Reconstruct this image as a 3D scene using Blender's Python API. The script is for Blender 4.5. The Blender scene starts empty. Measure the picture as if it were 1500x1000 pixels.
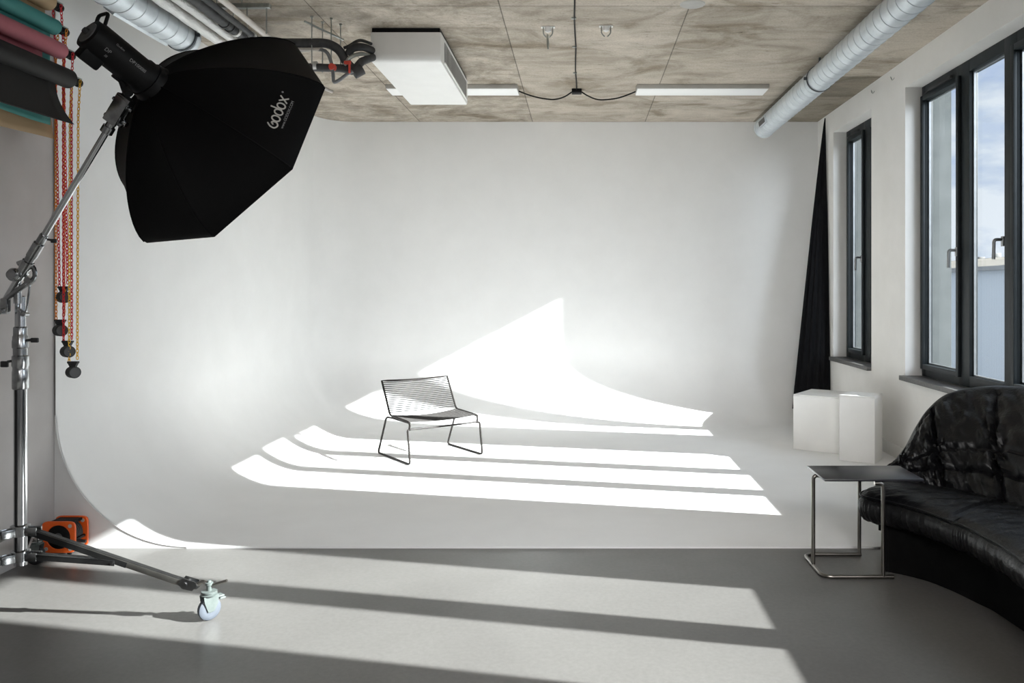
import bpy, bmesh, math, random
from mathutils import Vector, Matrix, noise
random.seed(4)
PI = math.pi
S = bpy.context.scene
COL = S.collection

# ------------------------------------------------------------------ materials
def mat(name, color=(.8, .8, .8), rough=.5, metal=0.0, spec=.5, coat=0.0, sheen=0.0):
    m = bpy.data.materials.new(name); m.use_nodes = True
    b = m.node_tree.nodes['Principled BSDF']
    b.inputs['Base Color'].default_value = (*color, 1)
    b.inputs['Roughness'].default_value = rough
    b.inputs['Metallic'].default_value = metal
    b.inputs['Specular IOR Level'].default_value = spec
    b.inputs['Coat Weight'].default_value = coat
    b.inputs['Sheen Weight'].default_value = sheen
    return m
def nodes(m): return m.node_tree.nodes, m.node_tree.links, m.node_tree.nodes['Principled BSDF']
def texco(m, scale=(1, 1, 1), loc=(0, 0, 0), rot=(0, 0, 0)):
    N, L, b = nodes(m)
    t = N.new('ShaderNodeTexCoord'); mp = N.new('ShaderNodeMapping')
    mp.inputs['Scale'].default_value = scale; mp.inputs['Location'].default_value = loc
    mp.inputs['Rotation'].default_value = rot
    L.new(t.outputs['Object'], mp.inputs['Vector']); return mp.outputs['Vector']
def noise_t(m, vec, scale, detail=6, rough=.6, dist=0):
    N, L, b = nodes(m); n = N.new('ShaderNodeTexNoise')
    n.inputs['Scale'].default_value = scale; n.inputs['Detail'].default_value = detail
    n.inputs['Roughness'].default_value = rough; n.inputs['Distortion'].default_value = dist
    L.new(vec, n.inputs['Vector']); return n.outputs['Fac']
def ramp(m, fac, stops):
    N, L, b = nodes(m); r = N.new('ShaderNodeValToRGB'); e = r.color_ramp.elements
    while len(e) < len(stops): e.new(.5)
    for el, (p, c) in zip(e, stops):
        el.position = p; el.color = (*c, 1) if len(c) == 3 else c
    L.new(fac, r.inputs['Fac']); return r.outputs['Color']
def mix(m, a, b2, fac, mode='MIX'):
    N, L, b = nodes(m); x = N.new('ShaderNodeMix'); x.data_type = 'RGBA'; x.blend_type = mode
    for sock, v in ((x.inputs[0], fac), (x.inputs[6], a), (x.inputs[7], b2)):
        if hasattr(v, 'links') or hasattr(v, 'is_linked'): L.new(v, sock)
        elif isinstance(v, (int, float)): sock.default_value = v
        else: sock.default_value = (*v, 1)
    return x.outputs[2]
def bump(m, h, strength=.2, dist=.01):
    N, L, b = nodes(m); u = N.new('ShaderNodeBump')
    u.inputs['Strength'].default_value = strength; u.inputs['Distance'].default_value = dist
    L.new(h, u.inputs['Height']); L.new(u.outputs['Normal'], b.inputs['Normal'])
def vary(m, c1, c2, scale, stretch=(1, 1, 1), bstr=0, bdist=.003, detail=5):
    v = texco(m, stretch); f = noise_t(m, v, scale, detail)
    N, L, b = nodes(m)
    L.new(ramp(m, f, [(.3, c1), (.7, c2)]), b.inputs['Base Color'])
    if bstr: bump(m, f, bstr, bdist)
    return m

M = {}
M['cyc'] = vary(mat('white_cyclorama_paint', rough=.75, spec=.25), (.798, .796, .791), (.83, .828, .824), 3, bstr=.03)
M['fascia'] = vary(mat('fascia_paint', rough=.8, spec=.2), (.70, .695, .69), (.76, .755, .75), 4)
M['wall'] = vary(mat('white_wall_plaster', rough=.85, spec=.2), (.74, .725, .70), (.80, .785, .765), 2.2, bstr=.05)
M['wall_l'] = vary(mat('grey_wall_plaster', rough=.85, spec=.2), (.42, .395, .385), (.52, .50, .49), 1.5, bstr=.08)
M['rear'] = vary(mat('rear_wall_plaster', rough=.9, spec=.1), (.40, .39, .38), (.46, .45, .44), 1.5)
M['facade_conc'] = vary(mat('facade_concrete', rough=.9, spec=.1), (.10, .11, .11), (.14, .15, .15), 5, bstr=.1)

# ceiling : board marked concrete slabs with joints
m = M['ceil'] = mat('board_marked_concrete', rough=.85, spec=.2)
N, L, b = nodes(m)
v = texco(m, (1, 1, 1), (.567 + 1.337 * 20, -8.38 + 2.66 * 20, 0))
br = N.new('ShaderNodeTexBrick'); br.offset = 0; br.squash = 1
br.inputs['Scale'].default_value = 1; br.inputs['Brick Width'].default_value = 1.337
br.inputs['Row Height'].default_value = 2.66; br.inputs['Mortar Size'].default_value = .005
br.inputs['Mortar Smooth'].default_value = .3; br.inputs['Bias'].default_value = 0
br.inputs['Color1'].default_value = (.575, .515, .445, 1); br.inputs['Color2'].default_value = (.45, .40, .34, 1)
br.inputs['Mortar'].default_value = (.20, .18, .155, 1)
L.new(v, br.inputs['Vector'])
g = noise_t(m, texco(m, (.9, 2.3, 1)), 1.5, 10, .74, .8)
c1 = mix(m, br.outputs['Color'], ramp(m, g, [(.30, (.50, .475, .43)), (.47, (.88, .87, .85)), (.68, (1.12, 1.13, 1.14))]), .8, 'MULTIPLY')
g2 = noise_t(m, texco(m, (1, 1.3, 1)), 1.3, 6, .62, 1.2)
c2 = mix(m, c1, ramp(m, g2, [(.32, (.50, .46, .40)), (.48, (.95, .95, .95)), (.66, (1.15, 1.15, 1.15))]), .85, 'MULTIPLY')
g3 = noise_t(m, texco(m, (6, 16, 1)), 2.2, 5, .7)
c3 = mix(m, c2, ramp(m, g3, [(.30, (.30, .28, .25)), (.37, (1, 1, 1)), (.8, (1.05, 1.05, 1.05))]), .8, 'MULTIPLY')
g4 = noise_t(m, texco(m, (1, 1, 1)), 60, 4, .7)
c4 = mix(m, c3, ramp(m, g4, [(.25, (.72, .72, .72)), (.75, (1.22, 1.22, 1.22))]), .7, 'MULTIPLY')
sx_ = N.new('ShaderNodeSeparateXYZ'); L.new(texco(m), sx_.inputs[0])
def step(sock, edge, up=True):
    q = N.new('ShaderNodeMath'); q.operation = 'GREATER_THAN' if up else 'LESS_THAN'; q.inputs[1].default_value = edge
    L.new(sock, q.inputs[0]); return q.outputs[0]
def mul(a_, b_):
    q = N.new('ShaderNodeMath'); q.operation = 'MULTIPLY'
    for i_, v_ in enumerate((a_, b_)):
        if hasattr(v_, 'is_linked'): L.new(v_, q.inputs[i_])
        else: q.inputs[i_].default_value = v_
    return q.outputs[0]
rough_n = ramp(m, noise_t(m, texco(m, (1, 1, 1), (0, 0, 0), (0, 0, .8)), 5, 8, .75, .5), [(.38, (.36, .34, .31)), (.60, (1, 1, 1))])
c5 = mix(m, c4, rough_n, mul(step(sx_.outputs['X'], -.567, False), .55), 'MULTIPLY')
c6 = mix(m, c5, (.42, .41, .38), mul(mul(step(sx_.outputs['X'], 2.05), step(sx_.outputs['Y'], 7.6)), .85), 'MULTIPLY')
L.new(c6, b.inputs['Base Color']); bump(m, g, .35, .008)

# floor : polished screed
m = M['floor'] = mat('polished_grey_screed', rough=.32, spec=.5)
N, L, b = nodes(m)
f1 = noise_t(m, texco(m), .9, 7, .6, .4); f2 = noise_t(m, texco(m), 45, 4, .65)
c = mix(m, ramp(m, f1, [(.3, (.110, .105, .100)), (.7, (.142, .137, .130))]),
        ramp(m, f2, [(.3, (.86, .86, .86)), (.7, (1.12, 1.12, 1.12))]), .8, 'MULTIPLY')
L.new(c, b.inputs['Base Color'])
rr = N.new('ShaderNodeMapRange'); rr.inputs['To Min'].default_value = .24; rr.inputs['To Max'].default_value = .42
L.new(noise_t(m, texco(m), 2.5, 4), rr.inputs['Value']); L.new(rr.outputs['Result'], b.inputs['Roughness'])

def galv(name, col=(.70, .75, .79), dark=(.54, .59, .63), rough=.34):
    mm = mat(name, rough=rough, metal=.35)
    N, L, b = nodes(mm); f = noise_t(mm, texco(mm), 9, 5, .7)
    L.new(ramp(mm, f, [(.3, dark), (.7, col)]), b.inputs['Base Color'])
    return mm
M['duct'] = galv('galvanised_duct')
M['band'] = mat('duct_band', (.08, .09, .10), .5, .6)
M['foil'] = mat('crumpled_foil', (.72, .72, .71), .3, .7)
v = texco(M['foil'], (1, .6, 1)); bump(M['foil'], noise_t(M['foil'], v, 45, 5, .7, 1), .9, .012)
M['lag'] = vary(mat('dark_pipe_lagging', rough=.7), (.035, .036, .038), (.06, .06, .062), 30)
M['black'] = vary(mat('matt_black_plastic', rough=.5, spec=.18), (.002, .002, .0023), (.004, .004, .0045), 40)
M['rubber'] = vary(mat('black_rubber', rough=.65), (.014, .014, .015), (.022, .022, .023), 30)
M['conduit'] = vary(mat('pale_conduit', rough=.5), (.55, .51, .47), (.64, .60, .56), 12)
M['zinc'] = vary(mat('zinc_plated_steel', rough=.35, metal=.8), (.30, .32, .30), (.42, .44, .42), 25)
M['acwhite'] = vary(mat('white_enamel', rough=.45), (.80, .795, .78), (.84, .835, .82), 6)
M['acslit'] = vary(mat('louvre_slit_shade', rough=.7, spec=.1), (.02, .02, .018), (.03, .03, .028), 10)
M['lampwhite'] = mat('white_luminaire_diffuser', (.92, .92, .91), .5)
M['lampgrey'] = vary(mat('luminaire_housing', rough=.5), (.40, .385, .36), (.46, .445, .42), 8)
M['redplastic'] = vary(mat('red_valve_plastic', rough=.45), (.55, .05, .03), (.68, .09, .06), 20)
M['frame'] = vary(mat('anthracite_window_frame', rough=.5, spec=.3), (.012, .016, .018), (.018, .023, .026), 14)
M['seal'] = vary(mat('silver_spacer', rough=.35, metal=.6), (.20, .21, .22), (.28, .29, .30), 10)
M['handle'] = vary(mat('satin_aluminium', rough=.35, metal=.9), (.30, .31, .32), (.38, .39, .40), 20)
M['sill'] = vary(mat('grey_stone_sill', rough=.5), (.085, .083, .083), (.14, .137, .135), 40, bstr=.05)
M['base'] = vary(mat('white_skirting', rough=.6), (.72, .71, .69), (.78, .77, .75), 5)
M['box'] = vary(mat('white_plinth_paint', rough=.5), (.80, .79, .77), (.84, .83, .815), 3)
M['velvet'] = vary(mat('black_curtain_fabric', rough=.95, spec=.1), (.006, .006, .007), (.013, .013, .014), 60, (1, 1, .15))
M['soft'] = vary(mat('black_softbox_fabric', rough=.6, spec=.10), (.0010, .0010, .0012), (.0022, .0020, .0022), 90, bstr=.05)
M['print'] = mat('grey_print', (.42, .40, .37), .6)
M['print2'] = mat('dim_grey_print', (.20, .20, .20), .6)
M['chrome'] = vary(mat('polished_chrome', rough=.15, metal=1), (.46, .465, .48), (.56, .565, .58), 8)
M['cast'] = vary(mat('cast_aluminium', rough=.24, metal=1), (.22, .225, .23), (.44, .445, .45), 16, bstr=.05)
M['bar'] = vary(mat('brushed_steel_tube', rough=.42, metal=.9), (.13, .125, .115), (.19, .185, .17), 10, (1, 1, 1))
M['darkbar'] = vary(mat('black_steel_bar', rough=.4, metal=.4), (.012, .012, .012), (.022, .022, .022), 20)
M['forkm'] = vary(mat('zinc_fork', rough=.45, spec=.4), (.07, .085, .08), (.11, .125, .12), 20)
M['castor'] = vary(mat('grey_rubber_tyre', rough=.5), (.060, .070, .085), (.085, .096, .115), 10)
M['orange'] = vary(mat('orange_plastic', rough=.42), (.78, .10, .010), (.86, .14, .018), 8)
M['disc'] = vary(mat('dark_grey_disc', rough=.5), (.05, .05, .052), (.08, .08, .082), 12)
def paper(name, c): return vary(mat(name, rough=.7, spec=.3), tuple(x * .93 for x in c), c, 6)
M['p_black'] = paper('black_backdrop_paper', (.012, .011, .0105))
M['p_pink'] = paper('dusty_pink_backdrop_paper', (.42, .13, .155))
M['p_teal'] = paper('teal_backdrop_paper', (.055, .24, .225))
M['p_tan'] = paper('tan_backdrop_paper', (.36, .25, .14))
M['c_yel'] = mat('yellow_chain_plastic', (.90, .52, .03), .45)
M['c_ora'] = mat('orange_chain_plastic', (.85, .30, .02), .45)
M['c_red'] = mat('red_chain_plastic', (.72, .02, .03), .45)
M['wire'] = vary(mat('dark_chair_wire', rough=.5, spec=.2), (.014, .012, .011), (.026, .022, .020), 30)
M['tabletop'] = vary(mat('black_laminate', rough=.3), (.016, .015, .018), (.022, .021, .025), 12)
M['tabletube'] = vary(mat('nickel_tube', rough=.28, metal=1), (.20, .185, .17), (.27, .255, .235), 10)
m = M['leather'] = mat('black_leather', rough=.36, spec=.32)
N, L, b = nodes(m)
f1 = noise_t(m, texco(m), 26, 5, .6, .6); f2 = noise_t(m, texco(m, (1, 1, 1)), 5, 4, .6, 1.5)
L.new(ramp(m, f2, [(.3, (.0025, .0025, .003)), (.7, (.006, .006, .007))]), b.inputs['Base Color'])
bump(m, mix(m, f1, f2, .55), .5, .02)
M['plinthblk'] = vary(mat('black_sofa_base', rough=.8, spec=.1), (.002, .002, .002), (.004, .004, .004), 20)

# window glass : thin transparent pane with fresnel reflection
m = M['glass'] = bpy.data.materials.new('window_glass'); m.use_nodes = True
nt = m.node_tree; nt.nodes.clear()
o = nt.nodes.new('ShaderNodeOutputMaterial'); mx = nt.nodes.new('ShaderNodeMixShader')
t = nt.nodes.new('ShaderNodeBsdfTransparent'); t.inputs['Color'].default_value = (.93, .96, .97, 1)
gl = nt.nodes.new('ShaderNodeBsdfGlossy'); gl.inputs['Roughness'].default_value = .01
lw = nt.nodes.new('ShaderNodeLayerWeight'); lw.inputs['Blend'].default_value = .5
pw = nt.nodes.new('ShaderNodeMath'); pw.operation = 'POWER'; pw.inputs[1].default_value = 5
mr = nt.nodes.new('ShaderNodeMapRange'); mr.inputs['To Min'].default_value = .03; mr.inputs['To Max'].default_value = .8
nt.links.new(lw.outputs['Facing'], pw.inputs[0]); nt.links.new(pw.outputs[0], mr.inputs['Value']); nt.links.new(mr.outputs[0], mx.inputs[0])
nt.links.new(t.outputs[0], mx.inputs[1]); nt.links.new(gl.outputs[0], mx.inputs[2])
nt.links.new(mx.outputs[0], o.inputs[0])

# ------------------------------------------------------------------ mesh helpers
class MB:
    def __init__(s): s.bm = bmesh.new()
    def _new(s, vs): return [s.bm.verts.new(v) for v in vs]
    def box(s, lo, hi, bev=0, mtx=None):
        b2 = bmesh.new(); bmesh.ops.create_cube(b2, size=1)
        c = [(a + d) / 2 for a, d in zip(lo, hi)]; z = [d - a for a, d in zip(lo, hi)]
        for v in b2.verts: v.co = Vector([c[i] + v.co[i] * z[i] for i in range(3)])
        if bev: bmesh.ops.bevel(b2, geom=b2.edges[:], offset=bev, segments=2, profile=.5, affect='EDGES')
        if mtx: bmesh.ops.transform(b2, matrix=mtx, verts=b2.verts)
        s._merge(b2); return s
    def _merge(s, b2):
        me = bpy.data.meshes.new('t'); b2.to_mesh(me); b2.free(); s.bm.from_mesh(me); bpy.data.meshes.remove(me)
    def tube(s, pts, r, seg=10, caps=True, closed=False, flat=None):
        pts = [Vector(p) for p in pts]; n = len(pts)
        rs = r if isinstance(r, (list, tuple)) else [r] * n
        T = []
        for i in range(n):
            if closed: d = pts[(i + 1) % n] - pts[i - 1]
            else: d = pts[min(i + 1, n - 1)] - pts[max(i - 1, 0)]
            T.append(d.normalized())
        up = Vector((0, 0, 1)) if abs(T[0].z) < .9 else Vector((0, 1, 0))
        u = T[0].cross(up).normalized(); rings = []
        for i in range(n):
            u = (u - T[i] * u.dot(T[i])); u = u.normalized() if u.length > 1e-6 else T[i].orthogonal().normalized()
            w = T[i].cross(u)
            fx, fy = flat if flat else (1, 1)
            rings.append(s._new([pts[i] + (u * math.cos(a) * fx + w * math.sin(a) * fy) * rs[i] for a in [2 * PI * k / seg for k in range(seg)]]))
        rng = n if closed else n - 1
        for i in range(rng):
            A, B = rings[i], rings[(i + 1) % n]
            for k in range(seg):
                f = s.bm.faces.new((A[k], A[(k + 1) % seg], B[(k + 1) % seg], B[k])); f.smooth = True
        if caps and not closed:
            s.bm.faces.new(rings[0][::-1]); s.bm.faces.new(rings[-1])
        return s
    def cyl(s, a, b, r, seg=20, r2=None): return s.tube([a, b], [r, r if r2 is None else r2], seg)
    def lathe(s, a, b, prof, seg=32, caps=True):
        """prof: list of (t in metres from a towards b, radius)"""
        a = Vector(a); d = (Vector(b) - a).normalized(); u = d.orthogonal().normalized(); w = d.cross(u)
        rings = [s._new([a + d * t + (u * math.cos(2 * PI * k / seg) + w * math.sin(2 * PI * k / seg)) * max(r, 1e-4) for k in range(seg)]) for t, r in prof]
        for A, B in zip(rings, rings[1:]):
            for k in range(seg):
                f = s.bm.faces.new((A[k], A[(k + 1) % seg], B[(k + 1) % seg], B[k])); f.smooth = True
        if caps: s.bm.faces.new(rings[0][::-1]); s.bm.faces.new(rings[-1])
        return s
    def grid(s, P, smooth=True, closed_u=False, closed_v=False):
        V = [s._new(row) for row in P]; nu = len(V); nv = len(V[0])
        for i in range(nu if closed_u else nu - 1):
            for j in range(nv if closed_v else nv - 1):
                f = s.bm.faces.new((V[i][j], V[(i + 1) % nu][j], V[(i + 1) % nu][(j + 1) % nv], V[i][(j + 1) % nv])); f.smooth = smooth
        return V
    def prism(s, poly, vec):
        a = s._new(poly); b2 = s._new([Vector(p) + Vector(vec) for p in poly]); n = len(a)
        s.bm.faces.new(a[::-1]); s.bm.faces.new(b2)
        for i in range(n): s.bm.faces.new((a[i], a[(i + 1) % n], b2[(i + 1) % n], b2[i]))
        return s
    def build(s, name, material, parent=None, bevel=0):
        bmesh.ops.recalc_face_normals(s.bm, faces=s.bm.faces)
        me = bpy.data.meshes.new(name); s.bm.to_mesh(me); s.bm.free()
        try: me.set_sharp_from_angle(angle=math.radians(38))
        except Exception: pass
        o = bpy.data.objects.new(name, me); COL.objects.link(o)
        for mm in (material if isinstance(material, (list, tuple)) else [material]): me.materials.append(mm)
        if parent is not None:
            o.parent = parent
            pl = world_loc(parent)
            if pl.length: me.transform(Matrix.Translation(-pl))
        if bevel:
            bv = o.modifiers.new('bevel', 'BEVEL'); bv.width = bevel; bv.segments = 2; bv.limit_method = 'ANGLE'
        return o
def world_loc(o):
    l = Vector((0, 0, 0))
    while o is not None: l += o.location; o = o.parent
    return l
def tag(o, label=None, cat=None, group=None, kind=None):
    if label: o['label'] = label
    if cat: o['category'] = cat
    if group: o['group'] = group
    if kind: o['kind'] = kind
    return o
def empty(name, loc=(0, 0, 0), label=None, cat=None, group=None, kind=None):
    o = bpy.data.objects.new(name, None); COL.objects.link(o); o.location = loc; o.empty_display_size = .1
    return tag(o, label, cat, group, kind)
def struct(mb, name, m, parent=None):
    o = mb.build(name, m, parent)
    if parent is None: o['kind'] = 'structure'
    return o
def fillet(pts, r, n=6, closed=False):
    pts = [Vector(p) for p in pts]; out = []; N_ = len(pts)
    for i, p in enumerate(pts):
        if not closed and i in (0, N_ - 1): out.append(p); continue
        a = pts[i - 1]; c = pts[(i + 1) % N_]
        da = (a - p); dc = (c - p); rr = min(r, da.length * .49, dc.length * .49)
        A = p + da.normalized() * rr; C = p + dc.normalized() * rr
        for k in range(n + 1):
            t = k / n; out.append(A * (1 - t) ** 2 + p * 2 * t * (1 - t) + C * t ** 2)
    return out
def cr(pts, n):
    """Catmull-Rom through pts, n samples per span"""
    P = [Vector(p) for p in pts]; P = [P[0] * 2 - P[1]] + P + [P[-1] * 2 - P[-2]]; out = []
    for i in range(1, len(P) - 2):
        for k in range(n):
            t = k / n; a, b2, c, d = P[i - 1:i + 3]
            out.append(.5 * ((2 * b2) + (c - a) * t + (2 * a - 5 * b2 + 4 * c - d) * t * t + (3 * b2 - a - 3 * c + d) * t ** 3))
    out.append(P[-2]); return out
def text(body, size, m, name, parent, mtx, depth=.0006, align='CENTER', bold=0):
    cu = bpy.data.curves.new(name, 'FONT'); cu.body = body; cu.size = size; cu.extrude = depth; cu.align_x = align; cu.align_y = 'CENTER'; cu.offset = bold
    t = bpy.data.objects.new('t', cu); COL.objects.link(t); bpy.context.view_layer.update()
    me = bpy.data.meshes.new_from_object(t.evaluated_get(bpy.context.evaluated_depsgraph_get()))
    bpy.data.objects.remove(t); me.materials.clear(); me.materials.append(m)
    me.transform(Matrix.Translation(-world_loc(parent)) @ mtx)
    o = bpy.data.objects.new(name, me); COL.objects.link(o); o.parent = parent; return o
def frame_mtx(o, x, y):
    x = Vector(x).normalized(); z = x.cross(Vector(y)).normalized(); y = z.cross(x)
    return Matrix.Translation(Vector(o)) @ Matrix((x, y, z)).transposed().to_4x4()

# ------------------------------------------------------------------ room data (metres, camera at x=0,y=0,z=1.5)
XL, XR, YB, ZC = -3.05, 2.82, 9.64, 3.50
YR = -2.6            # rear wall behind the camera
YE, RC = 4.722, .76  # cyclorama front edge and cove radius
XO = 3.22            # outer face of the window wall
OPEN = [(7.87, 9.05), (4.92, 7.05), (2.32, 3.70), (-1.6, 1.05)]
Z0, Z1 = .76, 3.26

struct(MB().box((XL - .2, YR - .2, -.15), (XO, YB + .25, 0)), 'floor', M['floor'])
struct(MB().box((XL - .2, YR - .2, ZC), (XO, YB + .25, ZC + .2)), 'ceiling', M['ceil'])
struct(MB().box((XL - .2, YR, 0), (XL - .012, YB + .2, ZC)), 'wall_left', M['wall_l'])
struct(MB().box((XL - .2, YR - .2, 0), (XO, YR, ZC)), 'wall_rear', M['rear'])
struct(MB().box((XL - .012, YB + .012, 0), (XO, YB + .2, ZC)), 'wall_back', M['wall'])
def pierced(x0, x1, name, m):
    b_ = MB(); ys = sorted([y for o in OPEN for y in o])
    e = [YR] + ys + [YB + .012]
    for i in range(0, len(e), 2): b_.box((x0, e[i], 0), (x1, e[i + 1], ZC))
    for a, c in OPEN:
        b_.box((x0, a, 0), (x1, c, Z0 - .04)); b_.box((x0, a, Z1), (x1, c, ZC))
    return struct(b_, name, m)
pierced(XR, 3.03, 'wall_right', M['wall'])
pierced(3.031, XO, 'wall_outside', M['facade_conc'])
struct(MB().box((XR - .018, YR, 0), (XR - .0005, 8.85, .13), .004), 'baseboard_right', M['base'])

# cyclorama : infinity cove with rounded inner corner
def cyc_row(sx, z, r=.40, n=14):
    xl, yb = XL + sx, YB - sx
    row = [Vector((xl, YE, z))]
    for k in range(1, 13): row.append(Vector((xl, YE + (yb - r - YE) * k / 13, z)))
    for k in range(n + 1):
        a = PI - PI / 2 * k / n
        row.append(Vector((xl + r + math.cos(a) * r, yb - r + math.sin(a) * r, z)))
    for k in range(1, 14): row.append(Vector((xl + r + (XR - xl - r) * k / 13, yb, z)))
    return row
mb = MB(); rows = [cyc_row(0, z) for z in (ZC - .002, 2.6, 1.8, 1.2)]
ZF = .010
for k in range(25):
    a = PI / 2 * k / 24; rows.append(cyc_row(RC - RC * math.cos(a), RC + ZF - RC * math.sin(a)))
mb.grid(rows)
last = rows[-1]
x0, y1 = XL + RC, YB - RC
mb.bm.faces.new(mb._new([Vector((p.x, p.y, ZF)) for p in last] + [Vector((XR, YE, ZF))]))
mb.grid([[Vector((x0, YE, ZF)), Vector((XR, YE, ZF))], [Vector((x0, YE, 0)), Vector((XR, YE, 0))]], smooth=False)
bmesh.ops.remove_doubles(mb.bm, verts=mb.bm.verts, dist=.0005)
bmesh.ops.dissolve_degenerate(mb.bm, edges=mb.bm.edges, dist=.0002)
cyc = struct(mb, 'cyclorama', M['cyc'])
# end fascia closing the cove towards the camera
prof = [Vector((XL + RC - RC * math.cos(PI / 2 * k / 24), YE + .004, RC + ZF - RC * math.sin(PI / 2 * k / 24))) for k in range(25)]
mb = MB(); poly = prof + [Vector((XL + RC, YE + .004, 0)), Vector((XL - .01, YE + .004, 0)), Vector((XL - .01, YE + .004, RC + ZF))]
mb.prism(poly, (0, .012, 0)); struct(mb, 'cyclorama_fascia', M['fascia'])

# ------------------------------------------------------------------ windows
def handle(par, y, z):
    h = MB().box((2.925, y - .014, z - .035), (2.94, y + .014, z + .035), .004).build('handle', M['handle'], par)
    p = fillet([(2.932, y, z + .012), (2.872, y, z + .012), (2.872, y + .006, z - .125)], .022)
    MB().tube(p, .0115, 10).build('lever', M['handle'], h)
def window(n, op, panes, sash, hyz):
    a, c = op
    w = empty('window_%d' % n, (3.0, (a + c) / 2, Z0), kind='structure')
    f = MB(); ys = [c] + [q for p in panes for q in p] + [a]
    for i in range(0, len(ys), 2): f.box((2.965, ys[i + 1], Z0), (3.03, ys[i], Z1), .002)
    for i, (yf, yn) in enumerate(panes):
        zb, zt = (.865, 3.13) if sash[i] else (.845, 3.17)
        f.box((2.966, yn, Z0), (3.029, yf, zb)); f.box((2.966, yn, zt), (3.029, yf, Z1))
    f.build('window_frame', M['frame'], w)
    for i, (yf, yn) in enumerate(panes):
        zb, zt = (.865, 3.13) if sash[i] else (.845, 3.17)
        if sash[i]:
            s_ = MB(); q = .042
            s_.box((2.94, yn - q, zb - q), (2.9655, yn, zt + q), .003).box((2.94, yf, zb - q), (2.9655, yf + q, zt + q), .003)
            s_.box((2.941, yn, zb - q), (2.9655, yf, zb), .003).box((2.941, yn, zt), (2.9655, yf, zt + q), .003)
            so = s_.build('sash', M['frame'], w)
        g_ = MB()
        for gx in (2.992, 3.014): g_.grid([[Vector((gx, yn - .002, zb - .002)), Vector((gx, yf + .002, zb - .002))], [Vector((gx, yn - .002, zt + .002)), Vector((gx, yf + .002, zt + .002))]], smooth=False)
        g_.build('pane', M['glass'], w)
        sp = MB()
        sp.box((2.9945, yf - .012, zb), (3.0115, yf, zt)).box((2.9945, yn, zb), (3.0115, yn + .012, zt))
        sp.box((2.9945, yn, zb), (3.0115, yf, zb + .012)).box((2.9945, yn, zt - .012), (3.0115, yf, zt))
        sp.build('spacer', M['seal'], w)
    for (y, z) in hyz: handle(w, y, z)
    if sash[0]:
        yf, yn = panes[0]; z = 3.185
        op_ = MB().box((2.915, yn + .04, z - .012), (2.94, yf - .16, z + .012), .004)
        op_.cyl((2.925, yf - .17, z - .004), (2.925, yf - .05, z - .02), .007, 8)
        op_.build('opener', M['rubber'], w)
    MB().box((2.775, a - .03 if n != 1 else a - .0, Z0 - .04), (2.965, c + .03 if n != 1 else c + .02, Z0), .004).build('window_sill', M['sill'], w)
    MB().box((3.03, a + .001, Z0 - .04), (XO + .04, c - .001, Z0 + .005), .003).build('outer_sill', M['seal'], w)
    return w
window(1, OPEN[0], [(8.925, 8.50), (8.31, 7.95)], (1, 0), [(8.475, 1.83)])
window(2, OPEN[1], [(6.985, 6.365), (6.19, 5.68), (5.515, 5.005)], (1, 0, 1), [(6.335, 1.80), (5.64, 1.84)])
window(3, OPEN[2], [(3.615, 3.106), (2.93, 2.42)], (1, 0), [(3.08, 1.82)])
window(4, OPEN[3], [(.97, .25), (.08, -.62), (-.79, -1.52)], (0, 0, 0), [])  # unseen window behind the camera, added to let in ambient light

# ------------------------------------------------------------------ outside
struct(MB().box((4.5, -60, -6.2), (160, 140, -6)), 'ground', vary(mat('pale_yard', rough=.9), (.20, .20, .19), (.26, .26, .25), .3))
m = M['corr'] = mat('pale_blue_corrugated_cladding', rough=.5)
N, L, b = nodes(m); wv = N.new('ShaderNodeTexWave'); wv.bands_direction = 'Y'; wv.inputs['Scale'].default_value = 2.2
L.new(texco(m), wv.inputs['Vector']); L.new(ramp(m, wv.outputs['Fac'], [(0, (.66, .72, .76)), (1, (.76, .82, .86))]), b.inputs['Base Color'])
bd = empty('warehouse', (18, 30, -6), 'pale blue corrugated warehouse outside the tall window', 'building')
MB().box((18, 4, -6), (34, 95, 2.36)).build('wall', M['corr'], bd)
MB().box((17.7, 3.8, 2.36), (18.3, 95.2, 2.55)).build('gutter', vary(mat('grey_gutter', rough=.6), (.30, .31, .31), (.36, .37, .37), 1), bd)
rf = MB(); rf.prism([(17.9, 3.9, 2.5), (26, 3.9, 3.55), (34.1, 3.9, 2.5)], (0, 91.2, 0))
ro = rf.build('roof', vary(mat('weathered_roof_felt', rough=.9, spec=.1), (.13, .12, .105), (.20, .19, .17), .7, (1, .3, 1)), bd)
vm = vary(mat('roof_vents', rough=.7), (.20, .20, .20), (.32, .32, .31), 1)
for k in range(20):
    y = 30 + k * 2.3 + random.uniform(-.6, .6); h = random.uniform(.15, .5)
    MB().box((26, y, 3.45), (26.4, y + random.uniform(.3, 1.2), 3.5 + h), .02).build('vent', vm, ro)
MB().tube(fillet([(17.96, 24.6, .75), (17.5, 24.6, .75), (17.2, 24.6, .60)], .1), [.16] * 9, 12).build('vent_cowl', M['zinc'], bd)

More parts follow.
